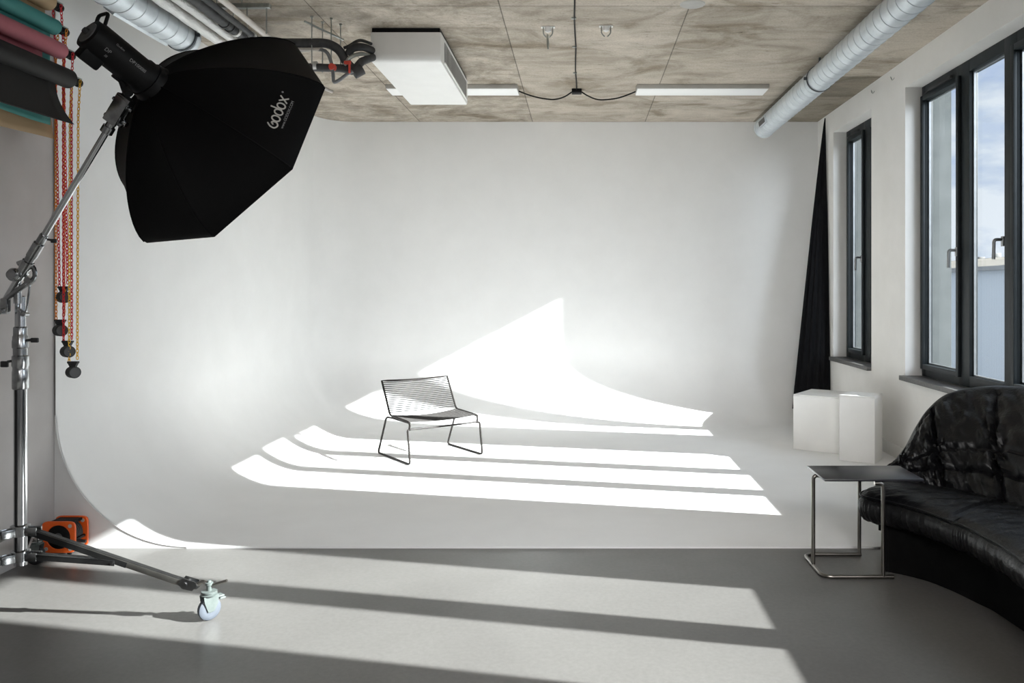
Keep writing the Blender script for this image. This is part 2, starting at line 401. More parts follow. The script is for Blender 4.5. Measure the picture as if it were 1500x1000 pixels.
# ------------------------------------------------------------------ ducts
def duct(x, z, r, y0, y1, label, grille, straps):
    d = empty('ventilation_duct', (x, (y0 + y1) / 2, z), label, 'duct', 'round ceiling ducts')
    prof = [(0, r * .93), (0, r)]; t = .05; L_ = y1 - y0
    while t < L_ - .1:
        prof += [(t - .012, r), (t - .0025, r), (t, r + .0034), (t + .0025, r), (t + .012, r)]; t += .128
    prof += [(L_ - .05, r), (L_ - .045, r + .008), (L_, r + .008), (L_, r * .95), (L_ - .04, r * .95)]
    MB().lathe((x, y0, z), (x, y1, z), prof, 40, caps=False).build('tube', M['duct'], d)
    MB().lathe((x, y0, z), (x, y1, z), [(L_ - .041, r * .94), (L_ - .040, .002)], 32, caps=False).build('end_cap', M['duct'], d)
    for ys in straps:
        s_ = MB().lathe((x, ys, z), (x, ys + .02, z), [(0, r + .004), (0, r + .009), (.018, r + .009), (.018, r + .004)], 40, caps=False)
        s_.box((x - r - .03, ys, z - .012), (x - r - .002, ys + .018, z + .012), .002)
        s_.box((x + r + .002, ys, z - .012), (x + r + .03, ys + .018, z + .012), .002)
        s_.box((x - .008, ys, z + r), (x + .008, ys + .018, ZC)) if z + r < ZC - .01 else None
        s_.build('strap', M['band'], d)
    if grille:
        ang, ya, yb = grille
        rot = Matrix.Translation((x, 0, z)) @ Matrix.Rotation(-ang, 4, 'Y')
        g_ = MB().box((r - .01, ya, -.038), (r + .012, yb, .038), .003, rot).build('grille_frame', M['duct'], d)
        h_ = MB()
        nn = int((yb - ya - .03) / .012)
        h_.box((r + .012, ya + .015, -.026), (r + .0135, yb - .015, .026), 0, rot)
        h_.build('grille', M['disc'], g_)
    return d
duct(2.06, 1.5 + 1.82, .107, 3.2, 9.11, 'long round galvanised duct along the window side of the ceiling', (PI + .15, 8.55, 8.85), (6.98,))
duct(-2.71, 1.5 + 1.73, .10, 2.8, 5.58, 'round galvanised duct with side grille above the paper rolls', (PI + .9, 4.78, 5.40), (5.50,))

# pipes parallel to the left duct
def pipe(name, label, x0, x1, z, r, y0, y1, m, seg=16, wob=0):
    n = 60 if wob else 2; pts = []; rs = []
    for k in range(n):
        t = k / (n - 1); pts.append((x0 + (x1 - x0) * t, y0 + (y1 - y0) * t, z))
        rs.append(r * (1 + (random.uniform(-wob, wob) if wob else 0)))
    e = empty(name, (x0, y0, z), label, 'pipe')
    MB().tube(pts, rs, seg).build('tube', m, e); return e
pipe('insulated_pipe', 'thick foil wrapped pipe running beside the galvanised duct', -2.50, -2.545, 3.25, .038, 2.8, 6.6, M['foil'], 16, .05)
pipe('insulated_pipe', 'thinner foil wrapped pipe between foil pipe and dark grey pipe', -2.405, -2.43, 3.25, .030, 2.8, 6.6, M['foil'], 16, .05)
dp = pipe('lagged_pipe', 'dark grey lagged pipe with bands beside foil pipes', -2.315, -2.33, 3.25, .034, 2.8, 6.6, M['lag'])
for yy in (5.30, 5.38, 5.46):
    MB().lathe((-2.326, yy, 3.25), (-2.326, 7, 3.25), [(0, .034), (0, .040), (.03, .040), (.03, .034)], 20, caps=False).build('band', M['foil'] if yy > 5.45 else M['rubber'], dp)
dp2 = pipe('lagged_pipe', 'thin dark grey pipe beneath the pale conduit', -2.235, -2.235, 3.235, .020, 2.8, 6.4, M['lag'])
MB().lathe((-2.235, 5.52, 3.235), (-2.235, 7, 3.235), [(0, .020), (0, .027), (.03, .027), (.03, .020)], 20, caps=False).build('band', M['foil'], dp2)
pipe('conduit_pipe', 'pale straight conduit nearest the concrete ceiling panel', -2.165, -2.165, 3.255, .020, 2.8, 5.9, M['conduit'])
rail = empty('pipe_hanger', (-2.3, 5.45, 3.40), 'steel rail with threaded rods holding the left pipes', 'bracket')
MB().box((-2.52, 5.43, 3.39), (-2.08, 5.47, 3.42), .003).build('rail', M['zinc'], rail)
for xx, zz in ((-2.425, 3.28), (-2.328, 3.285), (-2.235, 3.256), (-2.105, 3.22)):
    MB().cyl((xx, 5.45, zz), (xx, 5.45, 3.39), .0045, 8).build('rod', M['zinc'], rail)
for xx in (-2.44, -2.27): MB().cyl((xx, 5.45, 3.42), (xx, 5.45, ZC), .0045, 8).build('rod', M['zinc'], rail)

# valve group feeding the air unit
vg = empty('pipe_valve_group', (-1.9, 5.95, 3.2), 'black coolant pipes with red valve handles left of the white air unit', 'pipework')
Y = 5.95
MB().tube(fillet([(-2.22, Y, 3.31), (-1.85, Y, 3.31), (-1.76, Y, 3.26), (-1.71, Y, 3.16), (-1.66, Y + .03, 3.12)], .06), .033, 14).build('upper_pipe', M['lag'], vg)
MB().tube(fillet([(-2.24, Y, 3.14), (-1.74, Y, 3.125), (-1.66, Y, 3.10), (-1.62, Y + .06, 3.19), (-1.575, Y + .30, 3.30)], .03), [.028] * 4 + [.030] * 30 if False else .029, 14).build('lower_pipe', M['lag'], vg)
MB().tube(fillet([(-2.2, Y + .05, 3.27), (-1.93, Y + .02, 3.27), (-1.84, Y - .04, 3.24), (-1.80, Y - .04, 3.12), (-1.795, Y - .04, 3.005), (-1.75, Y - .04, 3.03), (-1.68, Y - .03, 3.09), (-1.62, Y, 3.12)], .05), .013, 10).build('drain_hose', vary(mat('grey_hose', rough=.5), (.14, .15, .16), (.19, .20, .21), 20), vg)
MB().tube([(-2.22, Y, 3.265), (-1.9, Y, 3.265)], .012, 10).build('white_tube', M['conduit'], vg)
MB().tube([(-2.10, Y + .2, 3.10), (-1.91, Y + .32, 3.03)], .013, 10).build('white_tube', M['conduit'], vg)
MB().tube(cr([(-1.73, Y - .01, 3.27), (-1.69, Y, 3.29), (-1.64, Y + .1, 3.36), (-1.585, Y + .27, 3.38)], 6), .012, 8).build('cable', M['rubber'], vg)
MB().tube(cr([(-1.70, Y, 3.22), (-1.67, Y, 3.27), (-1.62, Y + .1, 3.31), (-1.585, Y + .27, 3.33)], 6), .030, 10).build('hose', M['rubber'], vg)
MB().tube(cr([(-1.72, Y - .03, 3.14), (-1.67, Y - .03, 3.20), (-1.62, Y + .1, 3.26), (-1.585, Y + .27, 3.28)], 6), .014, 10).build('hose', M['zinc'], vg)
MB().lathe((-1.80, Y - .03, 3.12), (-1.80, Y - .09, 3.12), [(0, .026), (.015, .027), (.02, .012), (.03, .012), (.03, .022), (.045, .022), (.047, .008), (.05, .008)], 16).build('valve_wheel', M['redplastic'], vg)
MB().box((-1.715, Y - .06, 3.14), (-1.665, Y - .04, 3.165), .004).box((-1.683, Y - .06, 3.075), (-1.668, Y - .045, 3.15), .004).build('valve_lever', M['redplastic'], vg)
MB().cyl((-1.95, Y, 3.14), (-1.925, Y, 3.14), .036, 16).build('clamp', M['foil'], vg)
MB().cyl((-1.66, Y + .0, 3.085), (-1.60, Y + .02, 3.125), .040, 14).build('coupling', M['lag'], vg)
for xx, yy in ((-1.96, 5.93), (-1.92, 6.05)):
    MB().cyl((xx, yy, 3.12), (xx, yy, ZC), .0045, 8).cyl((xx, yy, ZC - .012), (xx, yy, ZC), .011, 10).build('rod', M['zinc'], vg)
for xx, yy in ((-1.83, 5.97), (-1.80, 6.10)):
    MB().cyl((xx, yy, 3.14), (xx, yy, ZC), .0045, 8).cyl((xx, yy, ZC - .012), (xx, yy, ZC), .011, 10).build('rod', M['zinc'], vg)
MB().cyl((-1.99, 5.86, 3.44), (-1.76, 6.04, 3.36), .008, 8).build('brace', M['zinc'], vg)

# ------------------------------------------------------------------ ceiling air unit
ac = empty('air_conditioner', (-1.33, 6.9, 3.2), 'white ceiling mounted air conditioner with louvred side grille', 'air conditioner')
ax0, ax1, ay0, ay1, az0, az1 = -1.60, -1.062, 6.19, 7.66, 3.243, 3.475
mb = MB(); pr = fillet([(0, ay0, az1 - .01), (0, ay0 - .0, az0 + .04), (0, ay0 + .02, az0), (0, ay1, az0), (0, ay1, az1 - .01)], .03, 5)
rows = []
for xx, ins in ((ax0, .012), (ax0 + .004, .004), (ax0 + .014, 0), (ax1 - .014, 0), (ax1 - .004, .004), (ax1, .012)):
    rows.append([Vector((xx, p.y + (ins if p.y < 6.9 else -ins), p.z + ins * (1 if p.z < az1 - .05 else 0))) for p in pr])
V = mb.grid(rows)
mb.bm.faces.new(V[0]); mb.bm.faces.new(V[-1][::-1])
mb.build('housing', M['acwhite'], ac)
MB().box((ax0 + .01, ay0 + .012, az1 - .012), (ax1 - .01, ay1 - .01, ZC)).build('gap_shade', M['black'], ac)  # black block filling the gap under the ceiling; shade put into its colour
MB().box((ax1 - .001, ay0 + .17, az0 + .035), (ax1 + .003, ay1 - .10, az1 - .035)).build('slit_shade', M['acslit'], ac)  # flat dark sheet; shade of the louvre slits is painted by its colour
mb = MB(); nsl = 30
for k in range(nsl):
    y = ay0 + .18 + (ay1 - ay0 - .30) * k / (nsl - 1)
    mb.box((ax1 + .0034, y - .006, az0 + .035), (ax1 + .0040, y + .006, az1 - .035))
mb.box((ax1 + .001, ay0 + .15, az0 + .025), (ax1 + .010, ay1 - .08, az0 + .037)).box((ax1 + .001, ay0 + .15, az1 - .037), (ax1 + .010, ay1 - .08, az1 - .025))
mb.build('louvre', M['acwhite'], ac)

# luminaires
def lum(x0, x1, label):
    l = empty('ceiling_light', ((x0 + x1) / 2, 8.02, 3.45), label, 'light fixture', 'flat white ceiling luminaires')
    MB().box((x0, 7.88, 3.457), (x1, 8.155, ZC), .003).build('housing', M['lampgrey'], l)
    MB().box((x0 + .006, 7.886, 3.452), (x1 - .006, 8.149, 3.458), .002).build('diffuser', M['lampwhite'], l)
lum(-1.89, -.61, 'white rectangular ceiling light partly hidden by air conditioner')
lum(.55, 1.834, 'white rectangular ceiling light left of the window side duct')
jb = empty('junction_box', (-.035, 8.1, 3.49), 'small black junction box on ceiling between the two lights', 'junction box')
MB().box((-.085, 8.05, 3.462), (.015, 8.16, ZC), .006).build('box', M['black'], jb)
MB().box((-.06, 8.075, 3.458), (-.01, 8.135, 3.464), .003).build('lid', M['rubber'], jb)
cb = empty('power_cable', (-.04, 7, 3.49), 'straight black cable clipped along ceiling to junction box', 'cable')
MB().tube([(-.040 + .004 * math.sin(k * 1.7), 2.5 + k * 5.55 / 16, ZC - .007) for k in range(17)], .006, 8).build('flex', M['black'], cb)
for yy in (5.3, 5.95, 6.65, 7.45): MB().box((-.065, yy, ZC - .012), (-.030, yy + .02, ZC), .002).build('clip', M['zinc'], cb)
MB().tube(cr([(-.085, 8.10, 3.475), (-.16, 8.17, 3.445), (-.26, 8.22, 3.43), (-.38, 8.22, 3.44), (-.50, 8.16, 3.455), (-.612, 8.06, 3.475)], 6), .0075, 8).build('loose_cable', M['black'])
tag(bpy.data.objects['loose_cable'], 'sagging black cable from junction box to left ceiling light', 'cable')
MB().tube(cr([(.015, 8.10, 3.475), (.08, 8.16, 3.45), (.17, 8.22, 3.43), (.27, 8.22, 3.428), (.40, 8.18, 3.44), (.552, 8.06, 3.47)], 6), .0075, 8).build('loose_cable', M['black'])
tag(bpy.data.objects['loose_cable.001'], 'sagging black cable from junction box to right ceiling light', 'cable')
def hook(x, y, label, dang):
    h = empty('ceiling_hook', (x, y, ZC), label, 'hook', 'ceiling anchor hooks')
    MB().box((x - .052, y - .018, ZC - .008), (x + .052, y + .018, ZC), .003).build('plate', M['lampwhite'], h)
    MB().lathe((x, y, ZC - .006), (x, y, ZC - .06), [(0, .026), (.03, .024), (.036, .012), (.04, .006)], 16).build('cup', M['lampwhite'], h)
    for sx in (-.035, .035): MB().tube(fillet([(x + sx, y - .012, ZC), (x + sx, y - .012, ZC - .06), (x + sx * .3, y - .012, ZC - .085)], .02), .005, 8).build('prong', M['zinc'], h)
    if dang: MB().tube([(x - .004, y - .012, ZC - .06), (x, y - .014, ZC - .14), (x + .002, y - .014, ZC - .175)], [.006, .010, .004], 8).build('pendant', M['zinc'], h)
hook(-.245, 6.17, 'small white ceiling hook with metal piece dangling', 1)
hook(.195, 6.15, 'small white ceiling hook with nothing hanging from it', 0)
for i, (yy, lb) in enumerate(((7.29, 'tiny wire hook on white wall above the tall window edge'), (7.78, 'tiny wire hook on white wall between the two windows'))):
    o = MB().tube([(XR - .012 - .02 * abs(math.sin(a)), yy + .028 * math.cos(a), 3.40 + .02 * math.sin(a * 2)) for a in [k * PI / 7 for k in range(8)]], .003, 6).build('wall_hook', M['zinc'])
    tag(o, lb, 'hook')
o = MB().lathe((1.005 - .22, 5.68, ZC - .001), (1.005 - .22, 5.68, ZC - .02), [(0, .09), (.004, .085), (.005, .0)], 20, caps=False).build('ceiling_patch', vary(mat('filler', rough=.9), (.42, .41, .39), (.5, .49, .47), 8))
tag(o, 'pale round filler patch on concrete ceiling joint', 'patch')

# ------------------------------------------------------------------ curtain
mb = MB(); rows = []; nz = 40; nn = 96
for i in range(nz + 1):
    t = i / nz; z = 3.47 - (3.47 - .16) * t
    hw = .006 + .185 * t ** .9; hd = .005 + .075 * t ** .8
    cx = 2.812 - hw * 1.0 - .004; cy = 9.30 - .12 * t
    row = []
    for k in range(nn):
        a = 2 * PI * k / nn; f = 1 + (.16 * math.sin(a * 13 + t * 1.5) + .05 * math.sin(a * 7 + 2 + t * 3)) * min(1, t * 3)
        row.append(Vector((min(cx + hw * math.cos(a) * f, XR - .004), cy + hd * math.sin(a) * f * (1.0), z)))
    rows.append(row)
V = mb.grid(rows, closed_v=True); mb.bm.faces.new(V[0]); mb.bm.faces.new(V[-1][::-1])
cu = mb.build('curtain', M['velvet']); tag(cu, 'gathered black curtain hanging in corner beside the narrow window', 'curtain')

# ------------------------------------------------------------------ plinth boxes
def plinth(c0, ux, w, d, h, label, m):
    u = Vector((*ux, 0)).normalized(); v_ = Vector((-u.y, u.x, 0)); p = Vector((*c0, ZF))
    e = empty('plinth_box', p + u * w / 2 + v_ * d / 2, label, 'box', 'white plinth boxes')
    mb = MB(); mb.prism([p, p + u * w, p + u * w + v_ * d, p + v_ * d], (0, 0, h - .012)); mb.build('body', m, e, .003)
    k = .0015
    mb = MB(); q = Vector((0, 0, h - .0115)); mb.prism([p + q + (u + v_) * k, p + q + u * (w - k) + v_ * k, p + q + u * (w - k) + v_ * (d - k), p + q + u * k + v_ * (d - k)], (0, 0, .0115)); mb.build('top_panel', m, e, .003)
    return e
plinth((2.0, 7.63), (.82, -.572), .48, .50, .515, 'wide low white plinth box, left of the pair by curtain', M['box'])
plinth((2.27, 7.12), (.25, -.155), .30, .30, .575, 'narrower white plinth box nearest the sofa, right of pair', M['box'])

# ------------------------------------------------------------------ wire lounge chair
A0 = Vector((-1.853, 7.407, ZF)); Cc = Vector((-1.278, 7.877, ZF)); Bb = Vector((-1.449, 6.919, ZF)); Dd = Vector((-.888, 7.346, ZF))
ctr = (A0 + Cc + Bb + Dd) / 4
fw = ((Bb + Dd) - (A0 + Cc)).normalized(); rt = Vector((-fw.y, fw.x, 0))
W2 = .356; org = ctr - fw * .322
def cp(s, t, z): return org + fw * s + rt * t + Vector((0, 0, z))
ch = empty('wire_chair', ctr, 'dark wire lounge chair standing alone in sunlight on white floor', 'chair')
for sgn in (-1, 1):
    t = W2 * sgn
    p = fillet([cp(.215, t - .02 * sgn, .352), cp(.175, t, .352), cp(0, t, .008), cp(.648, t, .008), cp(.60, t, .292), cp(.585, t - .03 * sgn, .292)], .035)
    p = [cp(.60, t - .02 * sgn, .352)] + [cp(.23, t - .02 * sgn, .352)] + p[1:]
    MB().tube(p, .0090, 8).build('leg_frame', M['wire'], ch)
W1 = .335
def side(u):  # profile of seat/back rail: u in metres path
    return None
railp = [(.03, .665), (.205, .372), (.575, .358), (.602, .335), (.588, .296)]
def rail_pts(t):
    return fillet([cp(s, t, z) for s, z in railp], .035)
p = rail_pts(-W1)
q = rail_pts(W1)
mb = MB()
topl = [cp(.03 - .028 * math.sin(PI * k / 12), -W1 + 2 * W1 * k / 12, .665 - .012 * math.sin(PI * k / 12)) for k in range(1, 12)]
loop = p[::-1] + topl + q
mb.tube(loop, .0088, 8, caps=True)
mb.tube([p[-1]] + [cp(.588, -W1 + 2 * W1 * k / 4, .292) for k in range(1, 4)] + [q[-1]], .0085, 8)
mb.tube([cp(.60, -W2 + .02, .352), cp(.60, -W2 + .02, .29)], .005, 6)
mb.build('rail', M['wire'], ch)
mb = MB()
for k in range(1, 17):
    u = k / 17.5; s0, z0 = .03 + .175 * u, .665 - .293 * u
    dip = .034
    mb.tube([cp(s0 - dip * math.sin(PI * j / 12), -W1 + 2 * W1 * j / 12, z0 - .010 * math.sin(PI * j / 12)) for j in range(13)], .0044, 6)
mb.build('backrest', M['wire'], ch)
mb = MB()
for k in range(0, 11):
    u = k / 10; s0 = .225 + .35 * u; z0 = .372 - .012 * u
    dip = .024 * (1 - u * .35)
    mb.tube([cp(s0, -W1 + 2 * W1 * j / 12, z0 - dip * math.sin(PI * j / 12)) for j in range(13)], .0044, 6)
mb.build('seat', M['wire'], ch)

# ------------------------------------------------------------------ side table
tb = empty('side_table', (1.42, 4.4, 0), 'c-shaped side table with black top beside the sofa', 'table')
mb = MB(); mb.box((1.268, 4.215, .508), (1.785, 4.545, .520), .003); mb.build('tabletop', M['tabletop'], tb)
zr = .011
base = fillet([(1.575, 4.225, zr), (1.262, 4.225, zr), (1.262, 4.585, zr), (1.575, 4.585, zr)], .06, 8)
MB().tube([(1.63, 4.225, zr)] + base + [(1.585, 4.585, zr)], .0105, 12).build('base', M['tabletube'], tb)
MB().tube(fillet([(1.262, 4.40, .012), (1.262, 4.40, .497), (1.31, 4.40, .497)], .035), .0105, 12).build('leg', M['tabletube'], tb)
for yy in (4.225, 4.585):
    MB().tube(fillet([(1.575, yy, .012), (1.575, yy, .497), (1.53, min(yy, 4.52), .497)], .03), .0105, 12).build('leg', M['tabletube'], tb)

# ------------------------------------------------------------------ leather sofa
so = empty('leather_sofa', (2.2, 3.6, 0), 'curved black quilted leather sofa under the windows', 'sofa')
base_c = cr([(1.74, 4.74, .40), (1.82, 4.68, .40), (1.91, 4.61, .40), (1.99, 4.54, .40), (2.08, 4.44, .40), (2.16, 4.31, .40), (2.23, 4.14, .40), (2.29, 3.85, .40), (2.32, 3.4, .40), (2.32, 2.9, .40), (2.30, 2.4, .40), (2.26, 2.1, .40)], 14)
top_c = cr([(1.80, 4.79, .44), (1.90, 4.80, .53), (1.985, 4.82, .65), (2.07, 4.84, .755), (2.19, 4.86, .84), (2.36, 4.83, .885), (2.50, 4.68, .905), (2.60, 4.36, .92), (2.64, 3.7, .93), (2.64, 3.1, .93), (2.62, 2.5, .92), (2.58, 2.1, .90)], 14)
nu = len(base_c); nv = 44; rows = []
seam_u = [1.15 * 14, 3.3 * 14, 5.5 * 14, 7.2 * 14, 8.6 * 14, 10.0 * 14]
for i in range(nu):
    B_, T_ = base_c[i], top_c[i]
    tang = (base_c[min(i + 1, nu - 1)] - base_c[max(i - 1, 0)]).normalized()
    out = Vector((-tang.y, tang.x, 0))   # toward wall
    if out.x < 0 and out.y < 0: out = -out
    hgt = (T_ - B_).length; row = []
    up = (T_ - B_).normalized(); nrm = tang.cross(up).normalized()
    if nrm.x > 0: nrm = -nrm
    th = .11 * min(1, i / 10 + .15)
    us = min(abs(i - s) for s in seam_u)
    for j in range(nv + 1):
        v_ = j / nv; P = B_.lerp(T_, v_)
        belly = .045 * math.sin(PI * min(1, v_ * 1.0)) ** .7
        g = 0
        g -= .030 * math.exp(-(us / 1.1) ** 2)
        for sv in (.42, .22): g -= .028 * math.exp(-((v_ - sv) / .024) ** 2)
        w_ = noise.noise(Vector((i * .16, v_ * 4, 1.3))) * .016 + noise.noise(Vector((i * .40 + v_ * 6, v_ * 8, 4.1))) * .016
        # diagonal pinches around the seam crossings
        for su in seam_u:
            for sv in (.42,):
                du = (i - su) / 14; dv = (v_ - sv) * 1.6; rr = math.hypot(du, dv); an = math.atan2(dv, du)
                w_ += .022 * math.cos(an * 7) * math.exp(-(rr / .55) ** 2) * min(1, rr * 6)
        fade = min(1, i / 8)
        row.append(P + nrm * (belly + (g + w_) * fade))
    # rounded top and rear
    bk = -nrm * 1.0; bk.z = 0; bk.normalize()
    for a in (30, 60, 90, 120, 150):
        r_ = math.radians(a); row.append(T_ + bk * th * .5 * (1 - math.cos(r_)) + up * th * .5 * math.sin(r_))
    row.append(T_ + bk * th * .95 - Vector((0, 0, .02)))
    row.append(Vector((B_.x, B_.y, .30)) + bk * (.06 + th * .9)); row.append(Vector((B_.x, B_.y, .10)) + bk * (.06 + th * .7)); row.append(Vector((B_.x, B_.y, .10)))
    for p_ in row: p_.x = min(p_.x, 2.755)
    rows.append(row)
mb = MB(); V = mb.grid(rows, closed_v=True); mb.bm.faces.new(V[0]); mb.bm.faces.new(V[-1][::-1])
bk_o = mb.build('backrest', M['leather'], so)

front = [(1.82, 4.69), (1.735, 4.635), (1.63, 4.535), (1.545, 4.46), (1.512, 4.39), (1.545, 4.315), (1.645, 4.205), (1.72, 4.06), (1.775, 3.88)]
front2 = [(1.775, 3.88), (1.80, 3.80), (1.812, 3.66), (1.82, 3.5), (1.80, 3.27), (1.76, 3.0), (1.72, 2.7), (1.70, 2.4), (1.72, 2.12)]
def cushion(fr, i0, i1, name, seed):
    F = cr([(x, y, 0) for x, y in fr], 16); n = len(F); rows = []
    for i in range(n):
        t = i / (n - 1); bi = i0 + (i1 - i0) * t; k = min(int(bi), nu - 2); Bp = base_c[k].lerp(base_c[k + 1], bi - k).copy(); Bp.z = 0
        d = (F[i] - Bp); ln = d.length; dn = d.normalized()
        row = [Bp + Vector((0, 0, .25)) - dn * .02, Bp + Vector((0, 0, .405)) - dn * .02]
        edge = math.sin(PI * min(max(t, 0), 1))
        e = 1 - .9 * max(0, 1 - min(t, 1 - t) * 18) ** 2 * (1 if 0 else .35)
        for j in range(1, 26):
            s_ = j / 26; P = Bp + dn * (ln - .03) * s_
            z = .405 + .022 * math.sin(PI * s_) ** .6 * e - (.012 if e < .9 else 0)
            z += noise.noise(Vector((P.x * 7 + seed, P.y * 16, 2))) * .007 + noise.noise(Vector((P.x * 14 + seed, P.y * 45, 5))) * .0045
            row.append(Vector((P.x, P.y, z)))
        lipz = .392
        pl = noise.noise(Vector((i * .55 + seed, 0, 7))) * .010 + noise.noise(Vector((i * 1.3 + seed, 1, 7))) * .005
        row.append(F[i] - dn * .012 + Vector((0, 0, lipz + .002)))
        row.append(F[i] - dn * .004 + Vector((0, 0, lipz - .008)))       # seam groove
        row.append(F[i] - dn * .010 + Vector((0, 0, lipz - .014)))
        for (oo, zz, pw) in ((.004, .362, .4), (.008, .34, .8), (.006, .315, 1), (-.004, .29, 1.1), (-.020, .268, 1), (-.045, .252, .6), (-.09, .245, 0)):
            row.append(F[i] + dn * (oo + pl * pw) + Vector((0, 0, zz - (.015 * math.sin(i * .5) * pw * .3))))
        for p_ in row: p_.z = max(p_.z, .235)
        rows.append(row)
    mb = MB(); V = mb.grid(rows, closed_v=True); mb.bm.faces.new(V[0]); mb.bm.faces.new(V[-1][::-1])
    c_ = mb.build(name, M['leather'], so)
    MB().tube([F[i] + (F[i] - base_c[min(int(i0 + (i1 - i0) * i / (n - 1)), nu - 1)].xy.to_3d()).normalized() * -.004 + Vector((0, 0, .394)) for i in range(2, n - 2)], .005, 6).build('piping', M['leather'], c_)
    return c_
cushion(front, 2, 5.6 * 14, 'seat_cushion', 0)
cushion(front2, 5.65 * 14, nu - 2, 'seat_cushion', 9)
mb = MB(); fb = cr([(x + .13 if i > 4 else x + .11, y - (.06 if i < 4 else 0)) + (0,) for i, (x, y) in enumerate(front[1:] + front2[1:])], 4)
bb = [base_c[int(k * (nu - 1) / (len(fb) - 1))] for k in range(len(fb))]
rows = []
for f_, b_ in zip(fb, bb):
    f_ = Vector((f_.x, min(f_.y, 4.60), 0)); b2 = Vector((max(b_.x + .05, f_.x + .03), min(b_.y, 4.66), 0))
    rows.append([f_ + Vector((0, 0, .002)), f_ + Vector((0, 0, .25)), b2 + Vector((0, 0, .25)), b2 + Vector((0, 0, .002))])
V = mb.grid(rows, smooth=False, closed_v=True); mb.bm.faces.new(V[0]); mb.bm.faces.new(V[-1][::-1])
mb.build('plinth', M['plinthblk'], so)

# ------------------------------------------------------------------ softbox + strobe
SC = Vector((-1.72985554, 3.92378819, 2.22735068)); n_ = Vector((.41251851, .78647932, -.45965069)).normalized()
e1 = n_.cross(Vector((0, 0, 1))).normalized(); e2 = n_.cross(e1); PH = 2.71323127
hub = SC - n_ * .409
def rim(k, R=.6, off=0): a = PH - k * PI / 4; return SC + n_ * off + (e1 * math.cos(a) + e2 * math.sin(a)) * R
sb = empty('octagonal_softbox', hub, 'large black octagonal softbox hanging from the boom arm', 'softbox')
def prof_s(t):  # t 0 hub..1 rim ; bowed rod
    r = .085 + (.6 - .085) * math.sin(t * PI / 2 * .92) / math.sin(PI / 2 * .92); h = -.409 + .409 * (1 - math.cos(t * PI / 2)) ** 1.0
    r = .085 + .515 * (1 - (1 - t) ** 1.45); h = -.409 + .409 * t ** 1.25
    return r, h
for k in range(8):
    mb = MB(); rows = []; nt_ = 22; nw = 10
    for i in range(nt_ + 1):
        t = i / nt_; r, h = prof_s(t); a_, b_ = rim(k, r, h), rim(k + 1, r, h); row = []
        mid = (a_ + b_) / 2; inw = (SC + n_ * h - mid).normalized()
        for j in range(nw + 1):
            w_ = j / nw; P = a_.lerp(b_, w_); sag = 4 * w_ * (1 - w_) * .022 * math.sin(PI * t)
            row.append(P + inw * sag)
        rows.append(row)
    r, h = prof_s(1); rows.append([p_ + n_ * .015 for p_ in rows[-1]])
    mb.grid(rows); mb.build('fabric_panel', M['soft'], sb)
for k in range(8):
    MB().tube([rim(k, prof_s(i / 16)[0] + .001, prof_s(i / 16)[1]) for i in range(17)] , .0035, 6).build('rib', M['soft'], sb)
mb = MB(); c0 = mb.bm.verts.new(SC + n_ * .012); rv = [mb.bm.verts.new(rim(k, .595, .012)) for k in range(8)]
for k in range(8): mb.bm.faces.new((c0, rv[k], rv[(k + 1) % 8]))
mb.build('diffuser', mat('white_diffusion_cloth', (.7, .7, .7), .9), sb)
MB().lathe(hub - n_ * .03, hub + n_, [(0, .070), (0, .084), (.025, .088), (.04, .096), (.05, .085)], 32).build('speed_ring', M['black'], sb)
# print on the panel between rim(3) and rim(4)
a_, b_ = rim(3), rim(4); t = .80; r, h = prof_s(t)
Pm = (rim(3, r, h) + rim(4, r, h)) / 2; r2, h2 = prof_s(t + .05); Pm2 = (rim(3, r2, h2) + rim(4, r2, h2)) / 2
xd = (b_ - a_).normalized(); yd = (Pm - Pm2).normalized()      # up of the letters points to the hub
nn_ = xd.cross(yd).normalized()
if nn_.dot(Vector((0, 0, 1.5)) - Pm) < 0 and False: nn_ = -nn_
def onpanel(t, along, lift=.006):
    r, h = prof_s(t); P = (rim(3, r, h) + rim(4, r, h)) / 2; mid = P
    inw = (SC + n_ * h - mid).normalized(); w_ = .5 + along / (rim(4, r, h) - rim(3, r, h)).length
    r_b, h_b = prof_s(t - .04); Pb = (rim(3, r_b, h_b) + rim(4, r_b, h_b)) / 2
    y_ = (Pb - P).normalized(); nz_ = xd.cross(y_)
    return P + xd * along + inw * (4 * w_ * (1 - w_) * .022 * math.sin(PI * t)) + nz_ * lift, y_
P1, y1_ = onpanel(.775, -.004, .004)
def ring_pts(cx, rx=.0135, ry=.0175): return [(cx + rx * math.cos(a), ry * math.sin(a)) for a in [2 * PI * k / 24 for k in range(24)]]
gl_ = [[(p_.x, p_.y) for p_ in cr([(.001, .0250, 0), (-.0115, .0095, 0), (-.0127, -.0085, 0), (.0015, -.0180, 0), (.0145, -.0120, 0), (.0170, .0005, 0), (.0100, .0105, 0), (.0015, .0010, 0)], 5)]]
mt = frame_mtx(P1, xd, y1_); sp_ = .0350
def stroke(pts, closed=False, r=.0034):
    MB().tube([mt @ Vector((x, y, 0)) for x, y in pts], r, 8, closed=closed, flat=(1, 1)).build('lettering', M['print'], sb)
stroke([(x - 2 * sp_, y) for x, y in gl_[0]]); stroke(ring_pts(-sp_), True); stroke(ring_pts(0), True)
stroke([(.0150, -.010), (.0155, .012), (.0150, .040)]); stroke(ring_pts(sp_), True)
stroke([(2 * sp_ - .013, -.018), (2 * sp_, 0), (2 * sp_ + .014, .019)]); stroke([(2 * sp_ - .013, .018), (2 * sp_, 0), (2 * sp_ + .014, -.018)])
P2, y2_ = onpanel(.835, 0)
text('www.GODOX.COM', .0175, M['print2'], 'lettering', sb, frame_mtx(P2, xd, y2_), .0004)
P3, y3_ = onpanel(.745, .098)
